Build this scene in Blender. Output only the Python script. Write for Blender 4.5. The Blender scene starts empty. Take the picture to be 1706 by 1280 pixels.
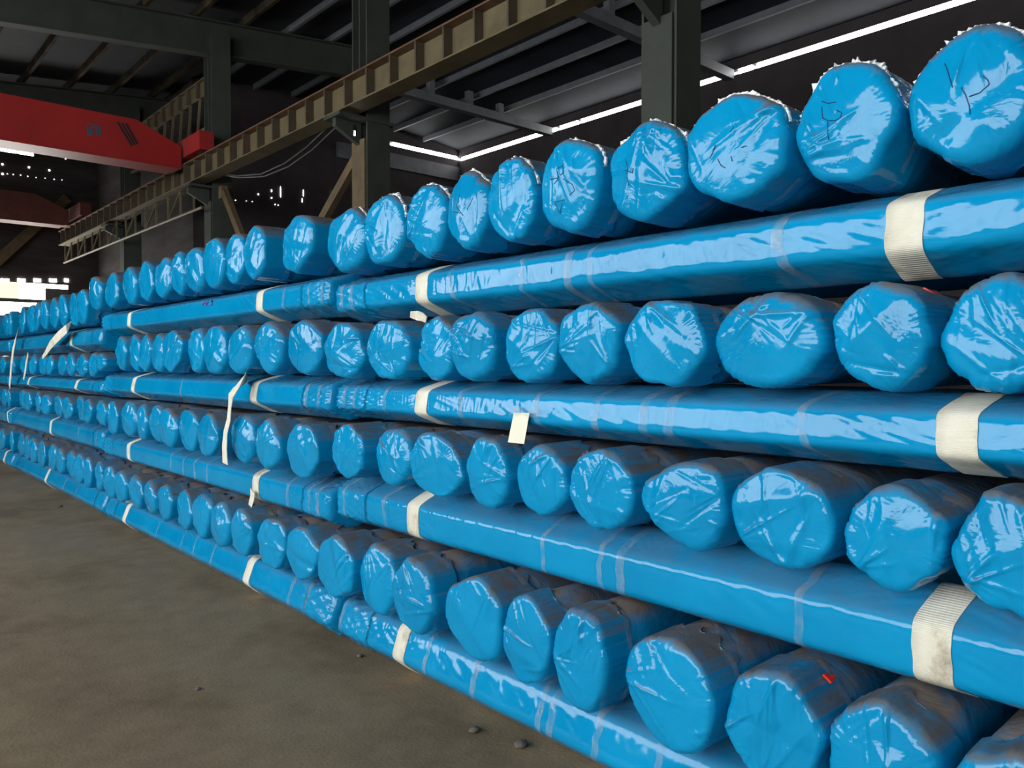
import bpy, math, random
import numpy as np
from mathutils import Vector

# ------------------------------------------------------------------ camera, world, exposure
SC = bpy.context.scene
COL = SC.collection
FPX, CX, CY, HOR = 1300.0, 853.0, 640.0, 608.0
YAW = math.radians(41.94)
PITCH = math.atan((CY - HOR) / FPX)
EYE = Vector((0.0, 0.0, 1.6))
cam_data = bpy.data.cameras.new('camera')
cam_data.sensor_width = 36.0
cam_data.lens = 36.0 * FPX / 1706.0
cam_data.clip_start = 0.05
cam_data.clip_end = 300
cam = bpy.data.objects.new('camera', cam_data)
COL.objects.link(cam)
cam.location = EYE
cam.rotation_euler = (math.pi / 2 - PITCH, 0, -YAW)
SC.camera = cam

world = bpy.data.worlds.new('sky')
SC.world = world
world.use_nodes = True
bg = world.node_tree.nodes['Background']
bg.inputs['Color'].default_value = (0.80, 0.88, 1.0, 1)
bg.inputs['Strength'].default_value = 1.6
vs = SC.view_settings
vs.view_transform = 'Standard'
vs.look = 'None'
vs.gamma = 1.0
vs.use_curve_mapping = False
vs.exposure = 0.2
WINDOW_LEFT = 6.5      # daylight through the translucent sheets of the left wall
STRIP = 14.0           # daylight strips under the eaves
DOOR = 12.0

# ------------------------------------------------------------------ pixel rays
FWD = Vector((math.sin(YAW) * math.cos(PITCH), math.cos(YAW) * math.cos(PITCH), -math.sin(PITCH)))
RGT = Vector((math.cos(YAW), -math.sin(YAW), 0))
UPV = RGT.cross(FWD)
def ray(x, y):
    return FWD + RGT * ((x - CX) / FPX) + UPV * ((CY - y) / FPX)
def on_d(x, y, d):            # point of the upright plane X = d (parallel to the stacks)
    r = ray(x, y); return EYE + r * (d / r.x)
def on_t(x, y, t):            # point of the upright plane Y = t (across the hall)
    r = ray(x, y); return EYE + r * (t / r.y)
def on_z(x, y, z):
    r = ray(x, y); return EYE + r * ((z - EYE.z) / r.z)

# ------------------------------------------------------------------ materials
def new_mat(name):
    m = bpy.data.materials.new(name); m.use_nodes = True
    nt = m.node_tree
    return m, nt, nt.nodes, nt.links, nt.nodes['Principled BSDF']
def noise(N, scale, detail=4, rough=0.55, typ='FBM', dist=0.0):
    n = N.new('ShaderNodeTexNoise'); n.noise_type = typ
    n.inputs['Scale'].default_value = scale; n.inputs['Detail'].default_value = detail
    n.inputs['Roughness'].default_value = rough; n.inputs['Distortion'].default_value = dist
    return n
def ramp(N, stops):
    r = N.new('ShaderNodeValToRGB'); cr = r.color_ramp
    while len(cr.elements) < len(stops): cr.elements.new(0.5)
    for e, (p, c) in zip(cr.elements, stops):
        e.position = p; e.color = c if len(c) == 4 else (*c, 1)
    return r
def mathn(N, op, a=None, b=None):
    n = N.new('ShaderNodeMath'); n.operation = op
    if a is not None: n.inputs[0].default_value = a
    if b is not None: n.inputs[1].default_value = b
    return n
def coords(N, L, scale=(1, 1, 1), rot=(0, 0, 0), rnd=True):
    tc = N.new('ShaderNodeTexCoord'); mp = N.new('ShaderNodeMapping')
    mp.inputs['Scale'].default_value = scale; mp.inputs['Rotation'].default_value = rot
    if rnd:
        oi = N.new('ShaderNodeObjectInfo')
        ml = mathn(N, 'MULTIPLY', b=57.0); L.new(oi.outputs['Random'], ml.inputs[0])
        ad = N.new('ShaderNodeVectorMath'); ad.operation = 'ADD'
        L.new(tc.outputs['Object'], mp.inputs['Vector'])
        L.new(mp.outputs['Vector'], ad.inputs[0]); L.new(ml.outputs[0], ad.inputs[1])
        return ad.outputs['Vector']
    L.new(tc.outputs['Object'], mp.inputs['Vector'])
    return mp.outputs['Vector']

def film(name, colA, colB, aniso, rot, dust=0.0, rough=0.2, bump=0.5, fine=22.0, broad=1.0):
    m, nt, N, L, P = new_mat(name)
    v = coords(N, L)
    n0 = noise(N, 2.2, 3); L.new(v, n0.inputs['Vector'])
    cr = ramp(N, [(0.3, colA), (0.75, colB)]); L.new(n0.outputs['Fac'], cr.inputs['Fac'])
    col = cr.outputs['Color']
    rg = ramp(N, [(0.3, (rough * 0.8,) * 3), (0.7, (rough * 1.35,) * 3)])
    L.new(n0.outputs['Fac'], rg.inputs['Fac'])
    rgh = rg.outputs['Color']
    # fine stretched creases + crumple
    v2 = coords(N, L, aniso, rot)
    c1 = noise(N, fine, 3, 0.55, 'RIDGED_MULTIFRACTAL'); L.new(v2, c1.inputs['Vector'])
    c2 = noise(N, 7.0, 4, 0.55, dist=0.8); L.new(v, c2.inputs['Vector'])
    b1 = N.new('ShaderNodeBump'); b1.inputs['Strength'].default_value = bump; b1.inputs['Distance'].default_value = 0.004
    b2 = N.new('ShaderNodeBump'); b2.inputs['Strength'].default_value = bump * broad; b2.inputs['Distance'].default_value = 0.02
    L.new(c1.outputs['Fac'], b1.inputs['Height']); L.new(c2.outputs['Fac'], b2.inputs['Height'])
    L.new(b2.outputs['Normal'], b1.inputs['Normal']); L.new(b1.outputs['Normal'], P.inputs['Normal'])
    if dust > 0:
        g = N.new('ShaderNodeNewGeometry'); sx = N.new('ShaderNodeSeparateXYZ')
        L.new(g.outputs['Normal'], sx.inputs[0])
        n3 = noise(N, 6.0, 6, 0.7); L.new(v, n3.inputs['Vector'])
        mr = N.new('ShaderNodeMapRange'); mr.inputs[1].default_value = 0.35; mr.inputs[2].default_value = 0.75
        L.new(sx.outputs['Z'], mr.inputs[0])
        mr2 = N.new('ShaderNodeMapRange'); mr2.inputs[1].default_value = 0.28; mr2.inputs[2].default_value = 0.55
        L.new(n3.outputs['Fac'], mr2.inputs[0])
        mu = mathn(N, 'MULTIPLY'); L.new(mr.outputs[0], mu.inputs[0]); L.new(mr2.outputs[0], mu.inputs[1])
        mu2 = mathn(N, 'MULTIPLY', b=dust); L.new(mu.outputs[0], mu2.inputs[0])
        mx = N.new('ShaderNodeMix'); mx.data_type = 'RGBA'
        L.new(mu2.outputs[0], mx.inputs[0]); L.new(col, mx.inputs[6]); mx.inputs[7].default_value = (0.15, 0.115, 0.09, 1)
        col = mx.outputs[2]
        mx2 = N.new('ShaderNodeMix'); mx2.data_type = 'FLOAT'
        L.new(mu2.outputs[0], mx2.inputs[0]); L.new(rgh, mx2.inputs[2]); mx2.inputs[3].default_value = 0.6
        rgh = mx2.outputs[0]
    L.new(col, P.inputs['Base Color']); L.new(rgh, P.inputs['Roughness'])
    P.inputs['IOR'].default_value = 1.41
    return m

BA, BB = (0.001, 0.225, 0.455), (0.002, 0.29, 0.56)
M = {}
M['bag'] = film('blue_bag_film', BA, BB, (0.3, 1.0, 0.5), (0.5, 0, 0), 0.9, 0.11, 0.55, 26, 0.6)
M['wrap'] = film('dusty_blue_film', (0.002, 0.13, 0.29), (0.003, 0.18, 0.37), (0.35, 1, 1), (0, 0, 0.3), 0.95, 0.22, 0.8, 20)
M['long'] = film('blue_sheet_film', BA, BB, (1.0, 1.0, 0.35), (0.75, 0, 0.2), 0.3, 0.09, 0.55, 30, 0.05)
M['longbag'] = film('crumpled_blue_film', BA, BB, (1, 0.6, 0.6), (0.9, 0, 0.2), 0.3, 0.11, 0.6, 18, 0.9)

def simple(name, col, rough=0.6, metal=0.0, var=0.25, scale=3.0, bump=0.0, bscale=40.0, aniso=(1, 1, 1), spec=0.5):
    m, nt, N, L, P = new_mat(name)
    v = coords(N, L, aniso)
    n = noise(N, scale, 6, 0.65); L.new(v, n.inputs['Vector'])
    a = tuple(c * (1 - var) for c in col); b = tuple(min(1, c * (1 + var)) for c in col)
    r = ramp(N, [(0.3, a), (0.7, b)]); L.new(n.outputs['Fac'], r.inputs['Fac'])
    L.new(r.outputs['Color'], P.inputs['Base Color'])
    P.inputs['Roughness'].default_value = rough; P.inputs['Metallic'].default_value = metal
    P.inputs['Specular IOR Level'].default_value = spec
    if bump:
        n2 = noise(N, bscale, 3); L.new(v, n2.inputs['Vector'])
        b_ = N.new('ShaderNodeBump'); b_.inputs['Strength'].default_value = bump; b_.inputs['Distance'].default_value = 0.01
        L.new(n2.outputs['Fac'], b_.inputs['Height']); L.new(b_.outputs['Normal'], P.inputs['Normal'])
    return m
def emit(name, col, s):
    m, nt, N, L, P = new_mat(name)
    e = N.new('ShaderNodeEmission'); e.inputs[0].default_value = (*col, 1); e.inputs[1].default_value = s
    L.new(e.outputs[0], N['Material Output'].inputs[0])
    return m
M['khaki'] = simple('khaki_paint', (0.13, 0.10, 0.048), 0.6, 0, 0.3, 2.0)
M['khaki_dark'] = simple('brown_stiffener_tone', (0.075, 0.055, 0.035), 0.6, 0, 0.3)  # darker brown tone than the khaki plates
M['rust'] = simple('rusty_rail_steel', (0.14, 0.07, 0.035), 0.6, 0, 0.3)
M['column'] = simple('grey_green_steel_paint', (0.05, 0.055, 0.045), 0.7, 0, 0.2, 1.5, spec=0.25)
M['tan'] = simple('tan_steel_paint', (0.13, 0.09, 0.045), 0.65, 0, 0.3)
M['dark_steel'] = simple('dark_steel', (0.018, 0.02, 0.02), 0.7, 0, 0.3, spec=0.15)
M['purlin'] = simple('rust_stained_purlin', (0.045, 0.033, 0.021), 0.8, 0, 0.8, 1.3, spec=0.1)
M['grey_steel'] = simple('grey_primer_steel', (0.13, 0.135, 0.145), 0.6, 0, 0.2)
M['red'] = simple('red_crane_paint', (0.33, 0.016, 0.014), 0.5, 0, 0.15, 0.8)
M['dullred'] = simple('dull_red_crane_paint', (0.13, 0.035, 0.024), 0.6, 0, 0.25)
M['black'] = simple('black_paint', (0.012, 0.012, 0.014), 0.6)
M['emblem'] = simple('blue_grey_emblem_paint', (0.05, 0.075, 0.11), 0.6, 0, 0.2, 6)
M['ink'] = simple('black_marker_ink', (0.01, 0.045, 0.11), 0.4)
M['pinkink'] = simple('pink_marker_ink', (0.35, 0.10, 0.45), 0.5)
M['redtie'] = simple('red_plastic', (0.75, 0.03, 0.02), 0.4)
M['paper'] = simple('cream_card', (0.80, 0.76, 0.60), 0.7, 0, 0.06)
M['stone'] = simple('grey_stone', (0.13, 0.11, 0.085), 0.85, 0, 0.3, 20, 0.4)
M['white_post'] = simple('white_paint', (0.55, 0.56, 0.57), 0.6, 0, 0.1)
M['cable'] = simple('grey_cable_rubber', (0.06, 0.06, 0.055), 0.6)
M['fray'] = simple('frayed_film_painted_backlit', (0.85, 0.83, 0.78), 0.6, 0, 0.3, 30)  # film frays; their pale colour stands in for backlight on the rim
M['end_wall'] = simple('dark_corrugated_sheet', (0.055, 0.048, 0.048), 0.8, 0, 0.4, 0.5, 0.6, 3.0, (1, 1, 6), 0.08)
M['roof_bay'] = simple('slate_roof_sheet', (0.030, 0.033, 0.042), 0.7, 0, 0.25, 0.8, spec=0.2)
M['wall_bay'] = simple('brown_grey_wall_sheet', (0.06, 0.050, 0.052), 0.8, 0, 0.25, 0.8, spec=0.1)
M['plain_wall'] = simple('grey_sheet_wall', (0.10, 0.10, 0.10), 0.7)
M['window_left'] = emit('daylit_translucent_sheet', (0.92, 0.97, 1.0), WINDOW_LEFT)
M['strip'] = emit('daylight_strip', (1.0, 1.0, 0.98), STRIP)
M['door_light'] = emit('bright_daylit_opening', (1.0, 1.0, 0.86), DOOR)
M['door_cream'] = emit('cream_daylit_opening', (1.0, 0.98, 0.66), DOOR * 0.09)
M['door_low'] = emit('daylit_gate_opening', (1.0, 1.0, 0.95), DOOR)
M['pinhole'] = emit('daylight_pinhole', (1, 1, 1), 5.0)
M['lamp'] = emit('lamp_glass', (1, 0.97, 0.9), 25.0)

# webbing strap: cream weave
def webbing():
    m, nt, N, L, P = new_mat('cream_webbing')
    v = coords(N, L)
    n = noise(N, 5.0, 6, 0.7); L.new(v, n.inputs['Vector'])
    r = ramp(N, [(0.30, (0.36, 0.30, 0.20)), (0.46, (0.74, 0.69, 0.55)), (0.8, (0.88, 0.85, 0.74))])
    L.new(n.outputs['Fac'], r.inputs['Fac']); L.new(r.outputs['Color'], P.inputs['Base Color'])
    w = N.new('ShaderNodeTexWave'); w.bands_direction = 'Z'; w.inputs['Scale'].default_value = 75.0
    w.inputs['Distortion'].default_value = 0.6
    L.new(v, w.inputs['Vector'])
    b = N.new('ShaderNodeBump'); b.inputs['Strength'].default_value = 0.45; b.inputs['Distance'].default_value = 0.0015
    L.new(w.outputs['Fac'], b.inputs['Height']); L.new(b.outputs['Normal'], P.inputs['Normal'])
    P.inputs['Roughness'].default_value = 0.75
    return m
M['web'] = webbing()
def tape():
    m, nt, N, L, P = new_mat('clear_packing_tape')
    v = coords(N, L)
    n = noise(N, 14.0, 5, 0.7); L.new(v, n.inputs['Vector'])
    r = ramp(N, [(0.40, (0.06,) * 3), (0.75, (0.42,) * 3)]); L.new(n.outputs['Fac'], r.inputs['Fac'])
    L.new(r.outputs['Color'], P.inputs['Alpha'])
    P.inputs['Base Color'].default_value = (0.50, 0.53, 0.54, 1); P.inputs['Roughness'].default_value = 0.1
    b = N.new('ShaderNodeBump'); b.inputs['Strength'].default_value = 0.9; b.inputs['Distance'].default_value = 0.006
    L.new(n.outputs['Fac'], b.inputs['Height']); L.new(b.outputs['Normal'], P.inputs['Normal'])
    return m
M['tape'] = tape()
def floor_mat():
    m, nt, N, L, P = new_mat('stained_concrete')
    v = coords(N, L, rnd=False)
    vs_ = coords(N, L, (1.1, 0.75, 1), (0, 0, 0.3), rnd=False)
    big = noise(N, 0.9, 5, 0.55, dist=0.4); L.new(vs_, big.inputs['Vector'])
    mid = noise(N, 5.0, 8, 0.7); L.new(v, mid.inputs['Vector'])
    fine = noise(N, 55.0, 4, 0.6); L.new(v, fine.inputs['Vector'])
    c = ramp(N, [(0.25, (0.180, 0.125, 0.070)), (0.75, (0.295, 0.212, 0.122))]); L.new(mid.outputs['Fac'], c.inputs['Fac'])
    st = ramp(N, [(0.0, (1, 1, 1)), (0.25, (0.7, 0.69, 0.68)), (0.6, (0.32, 0.29, 0.27)), (0.95, (0.17, 0.15, 0.135))])
    bs = mathn(N, 'MULTIPLY_ADD'); bs.inputs[1].default_value = 1.6; bs.inputs[2].default_value = -0.78; L.new(big.outputs['Fac'], bs.inputs[0])
    bs.use_clamp = True; L.new(bs.outputs[0], st.inputs['Fac'])
    mx = N.new('ShaderNodeMix'); mx.data_type = 'RGBA'; mx.blend_type = 'MULTIPLY'; mx.inputs[0].default_value = 1
    L.new(c.outputs['Color'], mx.inputs[6]); L.new(st.outputs['Color'], mx.inputs[7]); L.new(mx.outputs[2], P.inputs['Base Color'])
    rg = ramp(N, [(0.35, (0.55,) * 3), (0.65, (0.85,) * 3)]); L.new(big.outputs['Fac'], rg.inputs['Fac'])
    L.new(rg.outputs['Color'], P.inputs['Roughness'])
    ad = mathn(N, 'ADD'); L.new(mid.outputs['Fac'], ad.inputs[0]); L.new(fine.outputs['Fac'], ad.inputs[1])
    b = N.new('ShaderNodeBump'); b.inputs['Strength'].default_value = 0.25; b.inputs['Distance'].default_value = 0.012
    L.new(ad.outputs[0], b.inputs['Height']); L.new(b.outputs['Normal'], P.inputs['Normal'])
    P.inputs['Specular IOR Level'].default_value = 0.3
    return m
M['floor'] = floor_mat()

# ------------------------------------------------------------------ object helpers
def tag(o, label=None, cat=None, group=None, kind=None):
    if label: o['label'] = label
    if cat: o['category'] = cat
    if group: o['group'] = group
    if kind: o['kind'] = kind
    return o
def empty(name, loc, label, cat, group=None):
    o = bpy.data.objects.new(name, None); COL.objects.link(o); o.location = loc
    o.empty_display_size = 0.1
    return tag(o, label, cat, group)
def obj(name, verts, faces, mat, parent=None, smooth=False, loc=None):
    me = bpy.data.meshes.new(name)
    me.from_pydata([tuple(v) for v in verts], [], faces)
    if smooth: me.polygons.foreach_set('use_smooth', [True] * len(me.polygons))
    me.materials.append(M[mat] if isinstance(mat, str) else mat)
    me.update()
    o = bpy.data.objects.new(name, me); COL.objects.link(o)
    if loc is not None: o.location = loc
    if parent is not None: o.parent = parent
    return o
def share(name, src, loc, parent=None):
    o = bpy.data.objects.new(name, src.data); COL.objects.link(o); o.location = loc
    if parent is not None: o.parent = parent
    return o
class MB:
    def __init__(s): s.v, s.f = [], []
    def box(s, x0, x1, y0, y1, z0, z1):
        n = len(s.v)
        s.v += [(x, y, z) for z in (z0, z1) for y in (y0, y1) for x in (x0, x1)]
        s.f += [tuple(n + i for i in q) for q in ((0, 2, 3, 1), (4, 5, 7, 6), (0, 1, 5, 4), (2, 6, 7, 3), (0, 4, 6, 2), (1, 3, 7, 5))]
        return s
    def bar(s, a, b, w, h, up=Vector((0, 0, 1))):
        a, b = Vector(a), Vector(b); ax = (b - a).normalized()
        if abs(ax.dot(up)) > 0.95: up = Vector((0, 1, 0))
        sd = ax.cross(up).normalized(); u2 = sd.cross(ax)
        n = len(s.v)
        for p in (a, b):
            for i, j in ((-1, -1), (1, -1), (1, 1), (-1, 1)):
                s.v.append(p + sd * (i * w / 2) + u2 * (j * h / 2))
        s.f += [tuple(n + i for i in q) for q in ((0, 3, 2, 1), (4, 5, 6, 7), (0, 1, 5, 4), (1, 2, 6, 5), (2, 3, 7, 6), (3, 0, 4, 7))]
        return s
    def prism(s, poly, y0, y1):      # polygon in (x,z) extruded along y
        n = len(s.v); k = len(poly)
        s.v += [(x, y0, z) for x, z in poly] + [(x, y1, z) for x, z in poly]
        s.f += [tuple(n + i for i in range(k)), tuple(n + k + i for i in reversed(range(k)))]
        for i in range(k):
            j = (i + 1) % k
            s.f.append((n + j, n + i, n + k + i, n + k + j))
        return s
    def tube(s, pts, r, k=6):
        pts = [Vector(p) for p in pts]; n = len(s.v)
        for i, p in enumerate(pts):
            ax = (pts[min(i + 1, len(pts) - 1)] - pts[max(i - 1, 0)]).normalized()
            ref = Vector((0, 0, 1)) if abs(ax.z) < 0.9 else Vector((1, 0, 0))
            sd = ax.cross(ref).normalized(); u2 = sd.cross(ax)
            for j in range(k):
                a = 2 * math.pi * j / k
                s.v.append(p + sd * (r * math.cos(a)) + u2 * (r * math.sin(a)))
        for i in range(len(pts) - 1):
            for j in range(k):
                s.f.append((n + i * k + j, n + i * k + (j + 1) % k, n + (i + 1) * k + (j + 1) % k, n + (i + 1) * k + j))
        s.f.append(tuple(n + j for j in reversed(range(k))))
        s.f.append(tuple(n + (len(pts) - 1) * k + j for j in range(k)))
        return s
    def build(s, name, mat, parent=None, smooth=False):
        if parent is not None:
            o0 = Vector(parent.location)
            vv = [Vector(v) - o0 for v in s.v]
            return obj(name, vv, s.f, mat, parent, smooth)
        return obj(name, s.v, s.f, mat, None, smooth)
def struct(o):
    o['kind'] = 'structure'; return o

# ------------------------------------------------------------------ the hall
Z0 = 1.6
XL, XC, XR = -9.0, 7.1, 18.0           # left wall, column row, outer wall of the side bay
YF, YB2, YB = -7.0, 23.0, 33.0         # wall behind the camera, end wall of the side bay, end wall of the hall
XW = 8.3                               # wall between hall and the space beyond the side bay
def roof_h(x):                         # roof underside above floor
    return Z0 + 7.35 + 0.11 * x if x <= 11 else Z0 + 8.56 - 0.088 * (x - 11)
RB = [(-10.2, 0), (-10.2, 1)]
struct(MB().box(XL - 1, XR + 1, YF - 1, YB + 6, -0.2, 0).build('floor', 'floor'))
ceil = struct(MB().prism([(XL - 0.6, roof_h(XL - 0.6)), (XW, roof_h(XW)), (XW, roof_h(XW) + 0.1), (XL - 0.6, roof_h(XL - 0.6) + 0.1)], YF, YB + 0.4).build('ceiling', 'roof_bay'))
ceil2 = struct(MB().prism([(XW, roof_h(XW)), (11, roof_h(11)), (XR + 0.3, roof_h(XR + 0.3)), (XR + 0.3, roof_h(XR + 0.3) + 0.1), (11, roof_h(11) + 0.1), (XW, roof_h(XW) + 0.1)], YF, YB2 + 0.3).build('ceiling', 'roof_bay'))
# purlins run along the hall
pur_src = obj('purlin', *(lambda b: (b.v, b.f))(MB().box(-0.04, 0.04, YF + 0.1, YB - 0.1, -0.2, 0)), 'purlin', ceil)
pur_src.location = (-7.9, 0, roof_h(-7.9))
x = -6.8
while x < XW - 0.3:
    share('purlin', pur_src, (x, 0, roof_h(x)), ceil); x += 1.12
pur2 = obj('purlin', *(lambda b: (b.v, b.f))(MB().box(-0.04, 0.04, YF + 0.1, YB2 - 0.1, -0.16, 0)), 'grey_steel', ceil2)
pur2.location = (8.9, 0, roof_h(8.9))
x = 10.1
while x < XR - 0.4:
    share('purlin', pur2, (x, 0, roof_h(x)), ceil2); x += 1.25

# outer wall of the side bay: gap of daylight under the eave
STZ0, STZ1 = Z0 + 7.53, Z0 + 7.67
wr = struct(MB().box(XR, XR + 0.15, YF, YB2, 0, STZ0).box(XR, XR + 0.15, YF, YB2, STZ1, Z0 + 8.02).build('wall_right', 'wall_bay'))
# individual daylight strips between the rafters
def strip_t(px, py): return on_d(px, py, XR).y
edges = [(YB2 - 0.15, strip_t(925, 215)), (strip_t(932, 212), strip_t(961, 204)), (strip_t(967, 202), strip_t(1205, 132)), (strip_t(1229, 125), strip_t(1252, 118)), (strip_t(1260, 115), 2.0), (1.8, YF + 0.2)]
wi = 1
for a, b in edges:
    struct(MB().box(XR + 0.02, XR + 0.1, min(a, b), max(a, b), STZ0, STZ1).build('window_%d%s' % (wi, '_offscreen' if max(a, b) < 2.0 else ''), 'strip')); wi += 1
# end wall of the side bay
xs_ = on_t(640, 228, YB2).x
wb2 = struct(MB().box(XW, xs_, YB2, YB2 + 0.15, STZ0 + 0.05, STZ1 + 0.05).box(XW, XR + 0.15, YB2, YB2 + 0.15, 0, STZ0 + 0.05).box(XW, XR + 0.15, YB2, YB2 + 0.15, STZ1 + 0.05, Z0 + 8.9).build('wall_bay_end', 'wall_bay'))
for a, b in [(640, 652), (655, 690), (692, 728), (730, 743), (745, 762)]:
    xa, xb = on_t(a, 228, YB2).x, on_t(b, 256, YB2).x
    struct(MB().box(xa, xb, YB2 + 0.02, YB2 + 0.1, STZ0 + 0.05, STZ1 + (0.05 if a != 640 else -0.12)).build('window_%d' % wi, 'strip')); wi += 1
# girt with pale face on that wall
tg = MB(); p0 = on_t(560, 240, YB2); p1 = on_t(765, 292, YB2)
tg.box(p0.x, p1.x + 0.6, YB2 - 0.12, YB2, p1.z - 0.25, p1.z + 0.25).build('wall_girt', 'grey_steel', wb2)
# hall wall beyond the bay, end wall of the hall with the bright gate, left wall with translucent sheets
struct(MB().box(XW - 0.02, XW + 0.15, YB2 - 0.01, YB + 0.15, 0, roof_h(XW)).build('wall_right_rear', 'end_wall'))
gx0, gx1 = on_t(-140, 480, YB).x, on_t(114, 480, YB).x
gz1 = on_t(60, 472, YB).z
gz_mid = on_t(60, 499, YB).z
stz = on_t(30, 253, YB).z
wb = MB()
wb.prism([(XL - 0.2, 0), (gx0, 0), (gx0, roof_h(gx0)), (XL - 0.2, roof_h(XL - 0.2))], YB, YB + 0.15).box(gx1, XW, YB, YB + 0.15, 0, stz - 0.07).box(gx0, gx1, YB, YB + 0.15, gz1, stz - 0.07)
wb.box(gx0, on_t(56, 253, YB).x, YB, YB + 0.15, stz + 0.07, roof_h(6)).box(on_t(56, 253, YB).x, XW, YB, YB + 0.15, stz - 0.07, roof_h(8))
wback = struct(wb.build('wall_back', 'end_wall'))
struct(MB().box(gx0, on_t(26, 253, YB).x, YB + 0.03, YB + 0.1, stz - 0.07, stz + 0.07).build('window_%d' % wi, 'strip')); wi += 1
struct(MB().box(on_t(33, 253, YB).x, on_t(56, 253, YB).x, YB + 0.03, YB + 0.1, stz - 0.07, stz + 0.05).build('window_%d' % wi, 'strip')); wi += 1
# gate opening: bright outdoors, cream leaf, rail of the gate
struct(MB().box(on_t(31, 480, YB).x, on_t(76, 480, YB).x, YB + 0.1, YB + 0.14, gz_mid, gz1).build('door_1', 'door_light'))
struct(MB().box(gx0, on_t(31, 480, YB).x, YB + 0.1, YB + 0.14, gz_mid, gz1).build('door_2', 'door_cream'))
struct(MB().box(on_t(76, 480, YB).x, gx1, YB + 0.1, YB + 0.14, on_t(90, 481, YB).z, gz1).build('door_3', 'door_light'))
struct(MB().box(gx0, gx1, YB + 0.02, YB + 0.15, on_t(20, 503, YB).z, gz_mid).box(on_t(76, 480, YB).x, gx1, YB + 0.02, YB + 0.15, 0, on_t(90, 481, YB).z).build('trim_1', 'plain_wall'))
struct(MB().box(gx0, on_t(76, 480, YB).x, YB + 0.1, YB + 0.14, 0.05, on_t(20, 503, YB).z).build('door_4', 'door_low'))
for a, b in [(1, 15), (29, 42), (56, 68), (82, 94), (107, 114)]:
    c0, c1 = on_t(a, 467, YB), on_t(b, 467, YB)
    struct(MB().box(c0.x, c1.x, YB - 0.03, YB, c0.z - 0.06, c0.z + 0.06).build('window_%d' % wi, 'strip')); wi += 1
# wall behind the camera
struct(MB().box(XL, XR, YF - 0.15, YF, 0, roof_h(11)).build('wall_front', 'plain_wall'))
# left wall: solid foot, band of translucent panels with posts between, dark head
ys = [y for y in np.linspace(YF, YB, 14) if y < 18.0]
wl = MB().box(XL - 0.15, XL, YF, YB, 0, 2.1).box(XL - 0.15, XL, YF, YB, 7.3, roof_h(XL)).box(XL - 0.15, XL, ys[-1], YB, 2.1, 7.3)
for y in ys: wl.box(XL - 0.1, XL + 0.06, y - 0.05, y + 0.05, 2.1, 7.3)
struct(wl.build('wall_left', 'plain_wall'))
for i in range(len(ys) - 1):
    struct(MB().box(XL - 0.1, XL - 0.05, ys[i] + 0.05, ys[i + 1] - 0.05, 2.1, 7.3).build('window_%d_offscreen' % wi, 'window_left')); wi += 1

# pinholes of daylight in the end walls
disc = MB().tube([(0, -0.006, 0), (0, 0.006, 0)], 0.035, 8)
hole0 = None
def hole(px, py, Y, wall, r=1.0, slit=1.0):
    global hole0
    p = on_t(px, py, Y) + Vector((0, -0.02, 0))
    if hole0 is None:
        hole0 = obj('daylight_hole', disc.v, disc.f, 'pinhole', wall); o = hole0; o.location = p
    else: o = share('daylight_hole', hole0, p, wall)
    o.scale = (r, 1, r * slit)
for px, py, r in [(4, 274, 1.0), (48, 279, 1.0), (82, 284, 1.0), (109, 265, .6), (4, 290, 1.1), (12, 290, .5), (22, 291, .5), (34, 292, .5), (46, 294, .5), (60, 296, .4), (75, 297, .4), (90, 299, .5), (103, 300, .4)]:
    hole(px, py, YB, wback, r)
for px, py, r, s in [(467, 320, .45, 11), (452, 318, .6, 2), (452, 330, .7, 1), (430, 324, .7, 1), (505, 322, .4, 8), (458, 341, .5, 1), (463, 342, .4, 1), (555, 323, 1.8, 1.2), (503, 334, .4, 5), (392, 334, .4, 1), (410, 335, .3, 1), (420, 336, .3, 1)]:
    hole(px, py, YB2, wb2, r, s)
# tan diagonal brace against the end wall
a, b = on_t(-10, 440, YB - 0.3), on_t(112, 330, YB - 0.3)
br = empty('diagonal_brace', a, 'tan steel diagonal brace in front of the dark end wall above the bright gate', 'brace')
MB().bar(a, b, 0.16, 0.34).build('brace_bar', 'tan', br)

# ------------------------------------------------------------------ columns, runway, roof beams
COLT = [on_d(1115, 300, XC).y, on_d(617, 300, XC).y, on_d(362, 300, XC).y]
COLT.append(COLT[2] + (COLT[2] - COLT[1]))
CORB = Z0 + 4.05
RUNX = 6.62
for i, t in enumerate(COLT):
    lab = ['grey steel column whose head shows beside the highest blue bundle ends', 'grey-green steel column with tan flange passing behind the khaki crane beam', 'steel column standing beside the end of the red crane', 'farthest steel column at the end of the crane beam'][i]
    c = empty('steel_column', (XC, t, 0), lab, 'column')
    ztop = roof_h(XC) - 0.55
    b = MB().box(XC - 0.02, XC + 0.02, t - 0.22, t + 0.22, 0, ztop).box(XC - 0.2, XC + 0.24, t - 0.012, t + 0.012, 0, ztop)
    b.build('web_plate', 'column', c)
    for s in (-1, 1):
        MB().box(XC - 0.2, XC + 0.24, t + s * 0.22 - 0.015, t + s * 0.22 + 0.015, 0, ztop).build('flange', 'column', c)
    MB().box(XC - 0.235, XC - 0.2, t - 0.2, t + 0.2, 0, CORB - 0.3).build('front_plate', ['column', 'tan', 'column', 'column'][i], c)
    MB().box(RUNX - 0.25, XC + 0.3, t - 0.26, t + 0.26, CORB - 0.02, CORB + 0.03).prism([(RUNX - 0.2, CORB - 0.02), (XC - 0.2, CORB - 0.02), (XC - 0.2, CORB - 0.4), (RUNX - 0.2, CORB - 0.15)], t - 0.05, t + 0.05).build('bracket', 'column', c)
    MB().box(XC - 0.3, XC + 0.34, t - 0.3, t + 0.3, 0, 0.03).build('base_plate', 'dark_steel', c)
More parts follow.
